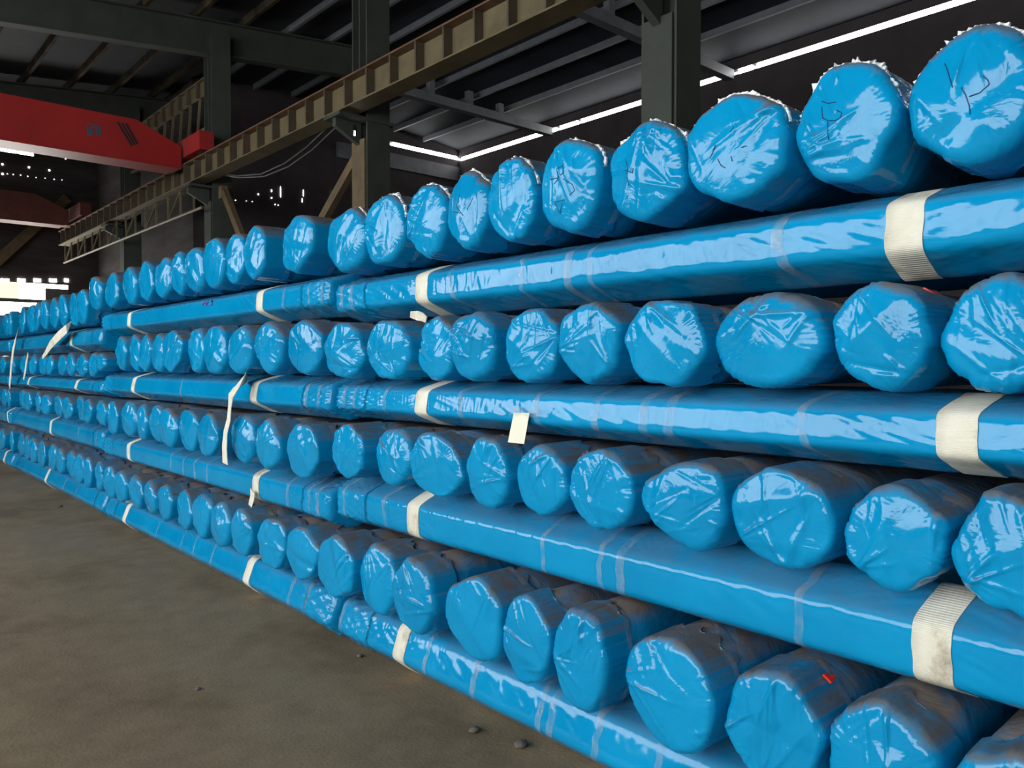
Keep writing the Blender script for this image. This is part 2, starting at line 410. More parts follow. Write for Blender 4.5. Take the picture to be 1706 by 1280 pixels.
# diagonal braces beside the columns
for (ci, sg, z_px, x1, y1, lab) in [(1, 1, 255, 540, 362, 'tan diagonal brace leaning against the grey-green column'), (2, -1, 325, 400, 388, 'tan diagonal brace rising to the column near the red crane')]:
    a = Vector((XC, COLT[ci] + sg * 0.42, on_d([0, 617, 362][ci], z_px, XC).z))
    b = on_d(x1, y1, XC); b2 = a + (b - a) * 1.25
    e = empty('diagonal_brace', b2, lab, 'brace')
    MB().bar(a, b2, 0.12, 0.17).build('brace_bar', 'tan', e)
    MB().box(XC - 0.07, XC + 0.07, min(COLT[ci] + sg * 0.24, a.y), max(COLT[ci] + sg * 0.24, a.y), a.z - 0.14, a.z + 0.14).build('brace_plate', 'tan', e)

BZ0, BZ1 = Z0 + 4.16, Z0 + 4.60
R0, R1 = -3.0, on_d(106, 385, RUNX).y
run = empty('crane_runway_beam', (RUNX, R0, BZ0), 'long khaki crane runway beam with brown stiffeners and a rail on top', 'beam')
MB().box(RUNX - 0.012, RUNX + 0.012, R0, R1, BZ0, BZ1).build('web_plate', 'khaki', run)
MB().box(RUNX - 0.17, RUNX + 0.17, R0, R1, BZ0 - 0.025, BZ0).build('bottom_flange', 'khaki', run)
MB().box(RUNX - 0.17, RUNX + 0.17, R0, R1, BZ1, BZ1 + 0.025).build('top_flange', 'rust', run)
MB().box(RUNX - 0.035, RUNX + 0.035, R0, R1, BZ1 + 0.025, BZ1 + 0.10).box(RUNX - 0.06, RUNX + 0.06, R0, R1, BZ1 + 0.025, BZ1 + 0.045).build('crane_rail', 'rust', run)
sb = MB().box(-0.16, 0.16, -0.018, 0.018, 0.002, BZ1 - BZ0 - 0.002)
st0 = None
t = on_d(924, 20, RUNX).y - 0.66 * 3
while t < R1:
    if st0 is None: st0 = obj('stiffener', sb.v, sb.f, 'khaki_dark', run, loc=(0, t - R0, 0))
    else: share('stiffener', st0, (0, t - R0, 0), run)
    t += 0.66
# lattice under the far spans
LZ = Z0 + 3.55
L0 = on_d(337, 349, RUNX).y
MB().tube([(RUNX, L0, LZ), (RUNX, R1, LZ)], 0.035).build('lattice_chord', 'khaki', run)
t, k = L0 + 0.5, 0
while t < R1 - 0.05:
    MB().bar((RUNX, t, LZ), (RUNX, t, BZ0 - 0.025), 0.04, 0.04).build('lattice_rod', 'khaki', run)
    if k % 2 == 1 and t + 0.87 < R1: MB().bar((RUNX, t + 0.87, LZ), (RUNX, t, BZ0 - 0.025), 0.035, 0.035).build('lattice_rod', 'khaki', run)
    t += 0.87; k += 1
# deep girder high on the column row, far part
JX = XC - 0.02
jz = Z0 + 6.75
J0, J1 = COLT[2] + 0.34, COLT[3] - 0.34
j = empty('jack_girder', (JX, J0, jz - 0.35), 'lattice girder high between the far columns behind the red crane', 'girder')
MB().box(JX - 0.015, JX + 0.015, J0, J1, jz - 0.35, jz).box(JX - 0.1, JX + 0.1, J0, J1, jz, jz + 0.02).build('web_plate', 'khaki', j)
t = J0
while t < J1:
    MB().box(JX - 0.1, JX + 0.1, t - 0.06, t + 0.06, jz - 0.34, jz - 0.002).build('stiffener', 'khaki_dark', j)
    MB().bar((JX, t, jz - 0.35), (JX, t + 0.2, jz - 1.15), 0.05, 0.05).build('lattice_rod', 'khaki', j)
    t += 0.62
MB().box(JX - 0.05, JX + 0.05, J0, J1, jz - 1.2, jz - 1.12).build('lattice_chord', 'khaki', j)

# roof beams across the hall and the side bay at each column
for i, t in enumerate(COLT):
    x0, x1 = XL + 0.05, XC + 3.9
    def hb(x): return Z0 + 6.35 + 0.11 * x
    lab = ['roof beam over the hall at the column nearest the highest bundles', 'roof beam over the hall at the column with the tan flange', 'dark roof beam crossing above the red crane', 'dark far roof beam over the end of the crane beam'][i]
    if t > YB2: x1 = XW - 0.05
    e = empty('roof_beam', (0, t, hb(0)), lab, 'beam')
    MB().prism([(x0, hb(x0)), (x1, hb(x1)), (x1, hb(x1) + 0.03), (x0, hb(x0) + 0.03)], t - 0.14, t + 0.14).prism([(x0, roof_h(x0) - 0.24), (x1, roof_h(x1) - 0.24), (x1, roof_h(x1) - 0.21), (x0, roof_h(x0) - 0.21)], t - 0.14, t + 0.14).build('flange', 'column', e)
    MB().prism([(x0, hb(x0) + 0.03), (x1, hb(x1) + 0.03), (x1, roof_h(x1) - 0.24), (x0, roof_h(x0) - 0.24)], t - 0.01, t + 0.01).build('web_plate', 'column', e)
    if t < YB2:
        zb = Z0 + 7.55
        e = empty('tie_beam', (XR - 0.02, t, zb), ['pale tie beam meeting the side bay wall behind the highest bundle ends', 'pale tie beam with white posts in the side bay by the long daylight strip', 'pale tie beam nearest the corner of the daylight strips'][i], 'beam')
        MB().box(11.2, XR - 0.02, t - 0.12, t + 0.12, zb - 0.12, zb + 0.12).build('beam_bar', 'grey_steel', e)
        for x in (12.1, 13.2, 14.6, 15.8):
            zt = roof_h(x) - 0.17
            MB().box(x - 0.09, x + 0.09, t - 0.09, t + 0.09, zb + 0.12, zt).build('post', 'white_post' if x < 12.5 else 'grey_steel', e)

# ------------------------------------------------------------------ red crane
CT = 18.75
def crane(name, t, x0, x1, zb, zt, th, mat, label, trucks=True):
    c = empty(name, (x1, t, zb), label, 'crane')
    MB().prism([(x0, zb), (x1 - 0.15, zb), (x1 - 0.15, zt - 0.42), (x1 - 1.1, zt), (x0, zt)], t - th / 2, t + th / 2).build('girder', mat, c)
    MB().box(x0, x1 - 0.3, t - th / 2 - 0.08, t + th / 2 + 0.08, zb - 0.03, zb).build('bottom_flange', mat, c)
    tz0, tz1 = BZ1 + 0.17, BZ1 + 0.58
    for y0, y1 in ((t - 1.25, t + 1.25),):
        tr = MB().box(RUNX - 0.16, RUNX + 0.16, y0, y1, tz0, tz1).build('end_truck', mat, c)
        for yy in (y0 + 0.3, y1 - 0.3):
            w = MB().tube([(RUNX - 0.05, yy, BZ1 + 0.10 + 0.14), (RUNX + 0.05, yy, BZ1 + 0.10 + 0.14)], 0.14, 20)
            o = w.build('wheel', 'dark_steel', c); o.parent = tr
    return c
cr = crane('overhead_crane', CT, -8.4, 6.55, Z0 + 4.50, Z0 + 5.42, 0.55, 'red', 'bright red overhead crane girder with dark stripes and blue-grey emblem')
fy = CT - 0.275
for k in range(3):
    p = [on_t(x, y, fy) for x, y in ((194 + 7 * k, 203 + 1.2 * k), (198 + 7 * k, 203.5 + 1.2 * k), (222 + 4.5 * k, 243 - 1.5 * k), (218 + 4.5 * k, 243 - 1.5 * k))]
    poly = [(q.x, q.z) for q in p]
    MB().prism(poly, fy - 0.006, fy - 0.001).build('black_stripe', 'black', cr).parent = cr.children[0]
def rect_px(x0, y0, x1, y1, Y):
    a, b = on_t(x0, y0, Y), on_t(x1, y1, Y); return a.x, b.x, b.z, a.z
em = MB()
for (x0, y0, x1, y1) in ((145.5, 204.5, 167.5, 210.5), (145.5, 210.5, 151, 226.5), (151, 215, 155.5, 226.5), (160.5, 210.5, 168, 226.5), (151, 210.5, 160.5, 215)):
    ex0, ex1, ez0, ez1 = rect_px(x0, y0, x1, y1, fy); em.box(ex0, ex1, fy - 0.008, fy - 0.001, ez0, ez1)
em.build('emblem', 'emblem', cr).parent = cr.children[0]
CT2 = 29.0
crane('overhead_crane', CT2, -8.4, 6.5, Z0 + 4.55, Z0 + 5.45, 0.55, 'dullred', 'dull brown-red second crane girder farther back below the bright red one')

# drooping cables under the runway and lamp on the bracket
cb = empty('power_cable', on_d(360, 290, RUNX + 0.2), 'thin grey cables drooping below the crane beam between the columns', 'cable')
for pts in ([(360, 290), (400, 296), (440, 294), (480, 278), (520, 250), (560, 212), (572, 196)], [(352, 286), (395, 293), (435, 290), (475, 272), (510, 246), (548, 210), (566, 192)]):
    MB().tube([on_d(x_, y_, RUNX + 0.2) for x_, y_ in pts], 0.016, 5).build('cable_strand', 'cable', cb, True)
lp = on_d(588, 222, RUNX + 0.15)
lamp = empty('bay_lamp', lp, 'small bright white lamp beside the column under the crane beam', 'lamp')
MB().tube([lp + Vector((0, 0, -0.05)), lp + Vector((0, 0, 0.03))], 0.055, 12).build('lamp_glass', 'lamp', lamp)
MB().tube([lp + Vector((0, 0, 0.03)), lp + Vector((0, 0, 0.12))], 0.06, 12).bar(lp + Vector((0, 0, 0.1)), Vector((RUNX + 0.25, lp.y, CORB - 0.02)), 0.03, 0.03).build('lamp_housing', 'dark_steel', lamp)

# ------------------------------------------------------------------ blue bundles
def fourier(rng, n, lo, hi):
    fr = rng.integers(lo, hi + 1, n); ph = rng.uniform(0, 2 * np.pi, n); am = rng.normal(0, 1, n) / np.sqrt(n)
    return lambda a: sum(A * np.sin(f * a + p) for f, p, A in zip(fr, ph, am))
def poly_r(th, sides, rot, p):
    s = np.zeros_like(th)
    for k in range(sides):
        s += np.maximum(0, np.cos(th - rot - 2 * np.pi * k / sides)) ** p
    return s ** (-1.0 / p)
def grid_faces(nr, nt, closed=True, off=0):
    f = []
    for i in range(nr - 1):
        b0, b1 = off + i * nt, off + (i + 1) * nt
        for k in range(nt if closed else nt - 1):
            k2 = (k + 1) % nt
            f.append((b0 + k, b0 + k2, b1 + k2, b1 + k))
    return f

def end_bundle(t, z0, z1, half_w, face, length, seed, label, group, hi=True, fray=False, red=False, dark=False):
    """a bundle pointing at the aisle (-X): bag over its end, wrap behind"""
    rng = np.random.default_rng(seed)
    zc, hh = (z0 + z1) / 2, (z1 - z0) / 2
    root = empty('pipe_bundle', (face, t, z0), label, 'pipe bundle', group)
    nt = 168 if hi else 72
    nin = 26 if hi else 12
    th = np.linspace(0, 2 * np.pi, nt, endpoint=False)
    rot = rng.uniform(0, np.pi / 3); pw = rng.uniform(4.5, 9)
    wob = fourier(rng, 4, 2, 4)
    def outline(a):
        r = poly_r(a, 6, rot, pw) * (1 + 0.04 * wob(a))
        return r
    ro = outline(th)
    ux, uy = ro * np.cos(th), ro * np.sin(th)
    sx, sy = 2 / (ux.max() - ux.min()), 2 / (uy.max() - uy.min())
    ox, oy = (ux.max() + ux.min()) / 2, (uy.max() + uy.min()) / 2
    ux, uy = (ux - ox) * sx, (uy - oy) * sy
    rho = rng.uniform(0.018, 0.045)
    R = (half_w + hh) / 2
    inset = rho / R
    rows = []      # (scale, depth, normal mix 0 face..1 side, r param)
    for q in np.linspace(0.0, 1 - inset, nin): rows.append((max(q, 0.004), -0.014 * (1 - (q / (1 - inset)) ** 2), 0.0))
    for ph in np.linspace(0, np.pi / 2, 7)[1:]: rows.append((1 - inset + inset * math.sin(ph), rho * (1 - math.cos(ph)), math.sin(ph)))
    slv = rng.uniform(0.10, 0.20)
    for q in np.linspace(0, 1, 9 if hi else 5)[1:]: rows.append((1.0, rho + slv * q, 1.0))
    S = np.array([r[0] for r in rows])[:, None]; D = np.array([r[1] for r in rows])[:, None]; NM = np.array([r[2] for r in rows])[:, None]
    U, V = S * ux[None], S * uy[None]
    TH = np.broadcast_to(th[None], U.shape)
    disp = np.zeros_like(U)
    # folds fanning out of a few gather points on the rim, plus drape folds and short rim folds
    cre = []
    for c in range(rng.integers(1, 4)):
        a0 = rng.uniform(0, 2 * np.pi); p0 = np.array([np.cos(a0), np.sin(a0)])
        for q in range(rng.integers(4, 8)):
            aa = a0 + np.pi + rng.normal(0, 0.5)
            cre.append((p0 + rng.normal(0, 0.05, 2), p0 + np.array([np.cos(aa), np.sin(aa)]) * rng.uniform(0.5, 1.5), rng.uniform(0.003, 0.009)))
    dr = rng.normal(np.pi / 2, 0.45); dv = np.array([np.cos(dr), np.sin(dr)]); sv = np.array([-dv[1], dv[0]])
    for q in range(rng.integers(2, 7)):
        o_ = rng.uniform(-0.8, 0.8); p0 = dv * math.sqrt(1 - o_ * o_) + sv * o_
        cre.append((p0, p0 - dv * rng.uniform(0.4, 1.4) + sv * rng.normal(0, 0.1), rng.uniform(0.003, 0.008)))
    for q in range(rng.integers(8, 16)):
        a0 = rng.uniform(0, 2 * np.pi); p0 = np.array([np.cos(a0), np.sin(a0)])
        aa = a0 + np.pi + rng.normal(0, 0.6)
        cre.append((p0, p0 + np.array([np.cos(aa), np.sin(aa)]) * rng.uniform(0.12, 0.4), rng.uniform(0.003, 0.008)))
    for p0, p1, A in cre:
        dvec = p1 - p0; L2 = dvec @ dvec
        s = np.clip(((U - p0[0]) * dvec[0] + (V - p0[1]) * dvec[1]) / L2, 0, 1)
        dist = np.hypot(U - p0[0] - s * dvec[0], V - p0[1] - s * dvec[1])
        w = rng.uniform(0.022, 0.06)
        A *= rng.choice([1, 1, -0.8])
        disp += A * np.exp(-(dist / w) ** 1.4) * np.clip(1.02 - s, 0, 1) ** 0.5 * np.clip(1.5 - NM, 0, 1)
    # broad ridges across the face
    for c in range(3):
        a = rng.uniform(0, np.pi); off = rng.uniform(-0.5, 0.5)
        q = U * np.cos(a) + V * np.sin(a) - off
        disp += rng.uniform(-0.008, 0.010) * np.exp(-(np.abs(q) / 0.2) ** 1.6)
    g1, g2 = fourier(rng, 9, 14, 34), fourier(rng, 5, 5, 11)
    rim = np.clip((S - 0.6) / 0.4, 0, 1) ** 1.5
    disp += rim * (0.0028 * np.abs(g1(TH)) + 0.003 * g2(TH))
    disp = np.clip(disp, -0.014, 0.017)
    tilt = rng.normal(0, 0.035, 2)
    shear = (U * tilt[0] + V * tilt[1]) * R * np.clip(1 - D / 0.25, 0, 1)
    X = D + shear - disp * (1 - NM)
    k = 1 + (np.clip(disp, -0.005, 0.0045) * NM) / R - 0.012 + 0.018 * NM * np.clip((D - rho) / slv, 0, 1)
    # ragged back edge of the bag
    rag = fourier(rng, 6, 3, 17)
    X[-1] += 0.02 * rag(th)
    Y = U * half_w * k; Z = V * hh * k + hh
    verts = np.stack([X, Y, Z], -1).reshape(-1, 3)
    nr = len(rows)
    faces = grid_faces(nr, nt)
    faces = [f[::-1] for f in faces] + [tuple(range(nt))]
    bag = obj('end_bag', verts.tolist(), faces, 'bag', root, True)
    # wrap behind
    nl = 10
    xs = np.linspace(rho + slv * 0.6, length, nl)[:, None]
    kk = 0.955 + 0.02 * fourier(rng, 6, 4, 14)(th)[None] * 0.35 + 0 * xs
    wv = np.stack([np.broadcast_to(xs, (nl, nt)), ux[None] * half_w * kk, uy[None] * hh * kk + hh], -1).reshape(-1, 3)
    wf = [f[::-1] for f in grid_faces(nl, nt)] + [tuple(range(nt)), tuple(reversed(range((nl - 1) * nt, nl * nt)))]
    obj('wrap', wv.tolist(), wf, 'wrap', root, True)
    # clear tape holding the bag neck
    tx = rho + slv * rng.uniform(0.55, 0.9)
    tk = 1.022
    ta = np.stack([np.broadcast_to(np.array([[tx], [tx + 0.028]]), (2, nt)) + 0.004 * g2(th)[None], ux[None] * half_w * tk + 0 * np.ones((2, 1)), uy[None] * hh * tk + hh + 0 * np.ones((2, 1))], -1)
    # keep the tape inside the neighbours
    obj('tape_band', ta.reshape(-1, 3).tolist(), [f[::-1] for f in grid_faces(2, nt)], 'tape', root, True)
    if fray:
        mb = MB()
        sel = sorted([i for i in range(nt) if uy[i] > 0.25], key=lambda i: th[i])
        hs = np.clip(rng.gamma(1.3, 0.0045, len(sel)) + 0.001, 0, 0.014) * (0.25 + 0.6 * np.clip(fourier(rng, 5, 5, 16)(th[sel]) + 0.4, 0, 1.3))
        for n_, i in enumerate(sel):
            nrm = np.array([0, ux[i] / half_w, uy[i] / hh]); nrm /= np.linalg.norm(nrm)
            a = np.array([rho + 0.004, ux[i] * half_w * 0.99, uy[i] * hh * 0.99 + hh])
            tip = a + nrm * (hs[n_] + 0.0035) + np.array([rng.normal(0, 0.004), rng.normal(0, 0.002), 0])
            mb.v += [tuple(a), tuple(tip), tuple(tip + np.array([0.008, 0, 0])), tuple(a + np.array([0.02, 0, 0]))]
            if n_:
                p_ = (n_ - 1) * 4; q_ = n_ * 4
                mb.f += [(p_ + k, q_ + k, q_ + k + 1, p_ + k + 1) for k in range(3)]
        fo = obj('frayed_edge', mb.v, mb.f, 'fray', bag)
        fo['label'] = 'frayed film along the top rim, painted pale for backlight'
    if red:
        a = math.radians(rng.uniform(38, 60))
        i = int(a / (2 * np.pi) * nt)
        # image right is -Y
        c = Vector((rho + slv * 0.7, -abs(ux[i]) * half_w * 1.0, abs(uy[i]) * hh + hh))
        mb = MB().bar(c + Vector((0, 0.012, 0.012)), c + Vector((0.0, -0.014, -0.006)), 0.016, 0.008).bar(c, c + Vector((0.03, -0.006, 0.003)), 0.01, 0.008)
        ro_ = obj('red_tie', mb.v, mb.f, 'redtie', bag); ro_['label'] = 'small red tie'
    return bag, verts

def long_bundle(front, t0, t1, z0, z1, rot, width, seed, label, straps, tapes, group=None, hi=True):
    """a bundle lying along the stack face; straps/tapes are t positions (tapes may be (t, slant))"""
    rng = np.random.default_rng(seed)
    hh, hw = (z1 - z0) / 2, width / 2
    cx, cz = front + hw, (z0 + z1) / 2
    root = empty('long_bundle', (cx, t0, z0), label, 'pipe bundle', group)
    nt = 120 if hi else 72
    th = np.linspace(0, 2 * np.pi, nt, endpoint=False)
    r = poly_r(th, 6, rot, 12)
    ux, uz = r * np.cos(th), r * np.sin(th)
    ux, uz = (ux - (ux.max() + ux.min()) / 2) * 2 / (ux.max() - ux.min()), (uz - (uz.max() + uz.min()) / 2) * 2 / (uz.max() - uz.min())
    Lg = t1 - t0
    nl = int(Lg / (0.022 if hi else 0.04))
    s = np.linspace(0.04, Lg - 0.04, nl)
    tt = s + t0
    disp = np.zeros((nl, nt))
    TH, SS = np.meshgrid(th, s)
    und = [fourier(rng, 3, 2, 6) for _ in range(3)]
    disp += 0.0007 * (und[0](TH + SS * 0.9) + und[1](TH * 1 - SS * 2.1))
    damp = np.ones(nl)
    for st in straps:
        ds = tt - st
        f = fourier(rng, 7, 9, 22); sl = rng.uniform(9, 15)
        ev = np.exp(-np.abs(ds) / 0.16)[:, None]
        disp += 0.004 * ev * np.abs(f(TH + np.abs(ds)[:, None] * sl * 0.22 * np.sign(rng.normal()))) 
        disp -= 0.006 * np.exp(-(ds / 0.05) ** 2)[:, None]
        damp *= 1 - 0.95 * np.exp(-(ds / 0.062) ** 4)
    for e0, sg in ((0, 1), (Lg, -1)):
        ds = (s - e0) * sg
        f = fourier(rng, 8, 8, 20); f2 = fourier(rng, 6, 12, 26)
        ev = np.exp(-(ds / 0.38) ** 2)[:, None]
        disp += ev * (0.007 * np.abs(f(TH + ds[:, None] * 2.4)) + 0.003 * f2(TH - ds[:, None] * 3))
    # diagonal drag wrinkles in patches
    for c in range(10 if hi else 4):
        sc, tc_ = rng.uniform(0, Lg), rng.uniform(np.pi * 0.6, np.pi * 1.4)
        k = rng.uniform(40, 75); a = rng.uniform(0.05, 0.12)
        disp += rng.uniform(0.0004, 0.0012) * np.exp(-((SS - sc) / 0.3) ** 2 - ((TH - tc_) / 0.5) ** 2) * np.sin(k * SS + k * a * TH * 2)
    for tp in tapes:
        tpp = tp[0] if isinstance(tp, tuple) else tp
        damp *= 1 - 0.8 * np.exp(-((tt - tpp) / 0.035) ** 4)
    disp = np.clip(disp * damp[:, None], -0.008, 0.012)
    k = 0.985 + disp / min(hh, hw)
    # pillowed ends: extra rings
    def ring(sc, y): return np.stack([ux * hw * sc, np.full(nt, y), uz * hh * sc + hh], -1)
    body = np.stack([ux[None] * hw * k, SS, uz[None] * hh * k + hh], -1)
    caps0 = [ring(q, y) for q, y in ((0.02, 0.004), (0.4, 0.006), (0.75, 0.008), (0.90, 0.014), (0.96, 0.025))]
    caps1 = [ring(q, Lg - y) for q, y in ((0.96, 0.025), (0.90, 0.014), (0.75, 0.008), (0.4, 0.006), (0.02, 0.004))]
    cut = int(0.33 / Lg * nl)
    def emit_part(name, rings, mat, close0=False, close1=False):
        V = np.concatenate([np.asarray(q).reshape(-1, 3) for q in rings])
        n = len(V) // nt
        F = grid_faces(n, nt)
        if close0: F.append(tuple(reversed(range(nt))))
        if close1: F.append(tuple(range((n - 1) * nt, n * nt)))
        F = [f[::-1] for f in F]
        return obj(name, V.tolist(), F, mat, root, True)
    emit_part('wrap', [body[cut - 1:nl - cut + 1]], 'long')
    b0 = body[:cut + 1].copy(); b1 = body[nl - cut - 1:].copy()
    emit_part('end_bag', caps0 + [b0], 'longbag', close0=True)
    emit_part('end_bag', [b1] + caps1, 'longbag', close1=True)
    def band(name, tc_, w, k0, slant, mat, jit=0.0, n=2, thick=0.0):
        rows = []
        jt = fourier(rng, 5, 3, 15)(th)
        for q in np.linspace(-0.5, 0.5, n):
            off = slant * np.sin(th - np.pi / 2 + 0.3) * 1.0
            rows.append(np.stack([ux * hw * k0, np.full(nt, tc_ - t0 + q * w) + off + jit * jt, uz * hh * k0 + hh], -1))
        if thick:
            k1 = k0 - thick
            for q in (0.5, -0.5):
                rows.append(np.stack([ux * hw * k1, np.full(nt, tc_ - t0 + q * w) + slant * np.sin(th - np.pi / 2 + 0.3), uz * hh * k1 + hh], -1))
            rows.append(rows[0].copy())
        V = np.concatenate(rows); F = [f[::-1] for f in grid_faces(len(rows), nt)]
        return obj(name, V.tolist(), F, mat, root, True)
    for st in straps:
        o = band('webbing_strap', st, 0.098, 1.004, rng.uniform(-0.03, 0.03), 'web', 0.0012, 3, 0.03)
        o['label'] = 'cream webbing strap'
    for tp in tapes:
        tpp, sl = tp if isinstance(tp, tuple) else (tp, rng.uniform(-0.012, 0.012))
        band('tape_band', tpp, rng.uniform(0.022, 0.04), 1.006, sl, 'tape', 0.004)
    return root

# rows measured as height ratios on the plane of the bundle ends (top, bottom), top row first
FACE = 2.12
K = FACE / math.cos(YAW)
def zz(s): return Z0 - s * K
ROWS = {
 'near': [(-.300, -.175), (-.083, .025), (.107, .2135), (.320, .452)],
 'mid':  [(-.315, -.190), (-.098, .022), (.115, .232), (.337, .453)],
 'far':  [(-.280, -.148), (-.048, .045), (.118, .215), (.330, .450)],
 'last': [(-.270, -.145), (-.048, .045), (.118, .215), (.330, .450)],
}
FLOORZ = 0.0
CENT = {
 'near': [[1605, 1400, 1222, 1068, 943, 853, 777, 703, 636, 570],
          [1650, 1460, 1268, 1105, 978, 879, 787, 715, 645, 573],
          [1680, 1478, 1293, 1130, 990, 890, 809, 724, 643, 581],
          [1690, 1462, 1275, 1110, 966, 876, 783, 688, 619, 556]],
 'mid': [[492, 425, 392, 353, 317, 288, 263, 238, 210, 181, 158],
         [502, 444, 397, 358, 319, 289, 262, 237, 218, 195],
         [505, 446, 402, 348, 311, 280, 253, 230, 208, 188],
         [494, 443, 398, 365, 331, 299, 271, 246, 222, 200, 182]],
 'far': [[138, 120, 104, 88, 74, 60, 47, 35],
         [166, 150, 133, 116, 98, 82, 66, 51, 36],
         [163, 147, 130, 111, 93, 76, 60, 46, 32],
         [160, 145, 129, 113, 98, 82, 68, 54, 42, 30]],
 'last': [[p_ - k_ for p_ in (18, 6, -6, -17, -27, -36, -44, -51, -58)] for k_ in (0, 1, 2, 3)],  # out-of-view ends added to block the bright gate behind the gaps
}
SECT = {'near': 'the stack with the hanging paper tag', 'mid': 'the stack with the long loose strap', 'far': 'the stack with the slanting strap', 'last': 'the gate stack by the bright opening'}
SHORT = {'near': 'paper-tag stack', 'mid': 'loose-strap stack', 'far': 'slanting-strap stack', 'last': 'gate stack'}
ROWN = ['top row', 'upper-middle row', 'lower-middle row', 'lowest row']
NEXT = {'near': 'loose-strap stack', 'mid': 'paper-tag stack', 'far': 'loose-strap stack', 'last': 'slanting-strap stack'}
ORD = ['first', 'second', 'third', 'fourth', 'fifth', 'sixth', 'seventh', 'eighth', 'ninth', 'tenth', 'eleventh', 'twelfth', 'thirteenth', 'fourteenth']
REDS = {('near', 1): [980, 1268, 1460], ('near', 2): [890], ('near', 3): [783, 1275, 1462], ('near', 0): [1068]}
MARK = {1605: 'black angled pen strokes', 1400: 'a black scribble like a letter P', 1222: 'four short black pen dashes', 1068: 'a faint dark scribble', 943: 'a thin looping pen scribble', 777: 'thin crossing pen lines'}
MESH = {}
for sec in ('near', 'mid', 'far', 'last'):
    for ri in range(4):
        s0, s1 = ROWS[sec][ri]
        sm = (s0 + s1) / 2
        ts = []
        for px in CENT[sec][ri]:
            ts.append((on_d(px, HOR + sm * (px + 315), FACE).y, px))
        ts.sort()
        if sec == 'near':         # the rows run on past the picture's edge
            d_ = 0.33
            ts = [(ts[0][0] - 2 * d_, None), (ts[0][0] - d_, None)] + ts
        n_ = len(ts); T = [q[0] for q in ts]
        gaps = [T[i + 1] - T[i] for i in range(n_ - 1)]
        HW = [min([gaps[j] / 2 for j in (i - 1, i) if 0 <= j < n_ - 1]) for i in range(n_)]
        for i in range(n_):
            HW[i] = min([0.205] + ([gaps[i - 1] - HW[i - 1]] if i else []) + ([gaps[i] - HW[i + 1]] if i < n_ - 1 else []))
        for i, (t, px) in enumerate(ts):
            hw = HW[i]
            if i == 0 and sec in ('mid', 'last'):      # stay clear of the joint with the stack before
                hw = min(hw, max(0.1, t - on_d({'mid': 553, 'far': 170, 'last': 17}[sec], HOR + 0.1 * 600, 2.18).y - 0.02))
            z1, z0 = zz(s0), zz(s1)
            if i == 0 and sec == 'far' and ri:       # first one rests on the end of the stack before
                z1, z0 = min(z1, zz(ROWS['mid'][ri][0])), max(z0, zz(ROWS['mid'][ri][1]))
            rnd = np.random.default_rng(int(1000 * t) + ri * 77)
            dz = rnd.uniform(-0.02, 0.0)
            pos = (n_ - i) if sec == 'near' else i + 1
            lab = 'blue wrapped bundle end, %s from the %s, %s of the %s' % (ORD[pos - 1], NEXT[sec], ROWN[ri], SHORT[sec])
            if sec == 'near' and ri == 0 and px in MARK:
                lab = 'blue wrapped bundle end with %s, top row' % MARK[px]
            face = FACE + rnd.uniform(-0.02, 0.03)
            o, v = end_bundle(t, z0, z1 + dz, hw * 0.965, face, 2.0, int(abs(t) * 991) + ri * 131, lab,
                       'bundle ends, %s, %s' % (ROWN[ri], SHORT[sec]), hi=(sec == 'near'), fray=(sec == 'near' and ri == 0), red=(px is not None and px in REDS.get((sec, ri), [])))
            if sec == 'near' and ri == 0: MESH[px] = (o, v, face, t, z0)

# pen marks on the top row: strokes laid on the film
STROKES = {
 1605: [[(1574, 106), (1580, 118), (1586, 135), (1591, 148)], [(1605, 148), (1612, 160), (1618, 178), (1620, 193)], [(1640, 128), (1648, 135), (1650, 142), (1636, 156), (1618, 163)]],
 1400: [[(1368, 168), (1380, 173), (1396, 172)], [(1369, 178), (1372, 198)], [(1372, 197), (1381, 202), (1383, 215), (1384, 234)], [(1398, 186), (1407, 190), (1406, 200), (1396, 203), (1384, 202)]],
 1222: [[(1226, 212), (1221, 221)], [(1196, 243), (1190, 256), (1186, 264)], [(1239, 247), (1247, 244)], [(1199, 266), (1205, 277), (1212, 281)], [(1222, 262), (1224, 270)]],
 1068: [[(1046, 268), (1052, 280), (1050, 292)], [(1046, 285), (1060, 290), (1062, 282)], [(1050, 296), (1052, 310)]],
 943: [[(922, 300), (935, 298), (948, 288), (945, 277), (936, 283), (935, 300), (928, 308)], [(945, 300), (957, 308), (960, 318), (952, 326)], [(928, 337), (934, 356), (940, 338)], [(930, 337), (944, 334)]],
 777: [[(752, 352), (772, 356)], [(770, 325), (765, 345), (776, 360)], [(790, 330), (782, 350)]],
}
for px, strokes in STROKES.items():
    o, v, face, t, z0 = MESH[px]
    for st in strokes:
        pts = []
        for i in range(len(st) - 1):
            for q in (0, 0.25, 0.5, 0.75): pts.append((st[i][0] + (st[i + 1][0] - st[i][0]) * q, st[i][1] + (st[i + 1][1] - st[i][1]) * q))
        pts.append(st[-1])
        loc = []
        for x_, y_ in pts:
            p = on_d(x_, y_, face)
            ly, lz = p.y - t, p.z - z0
            n_ = np.argsort((v[:, 1] - ly) ** 2 + (v[:, 2] - lz) ** 2 + (v[:, 0] > 0.1) * 10)[:4]
            loc.append((float(v[n_, 0].mean()) - 0.0012, ly, lz))
        mb = MB().tube(loc, 0.0014, 4)
        q = obj('pen_mark', mb.v, mb.f, 'ink', o, True); q['label'] = 'dark pen stroke'

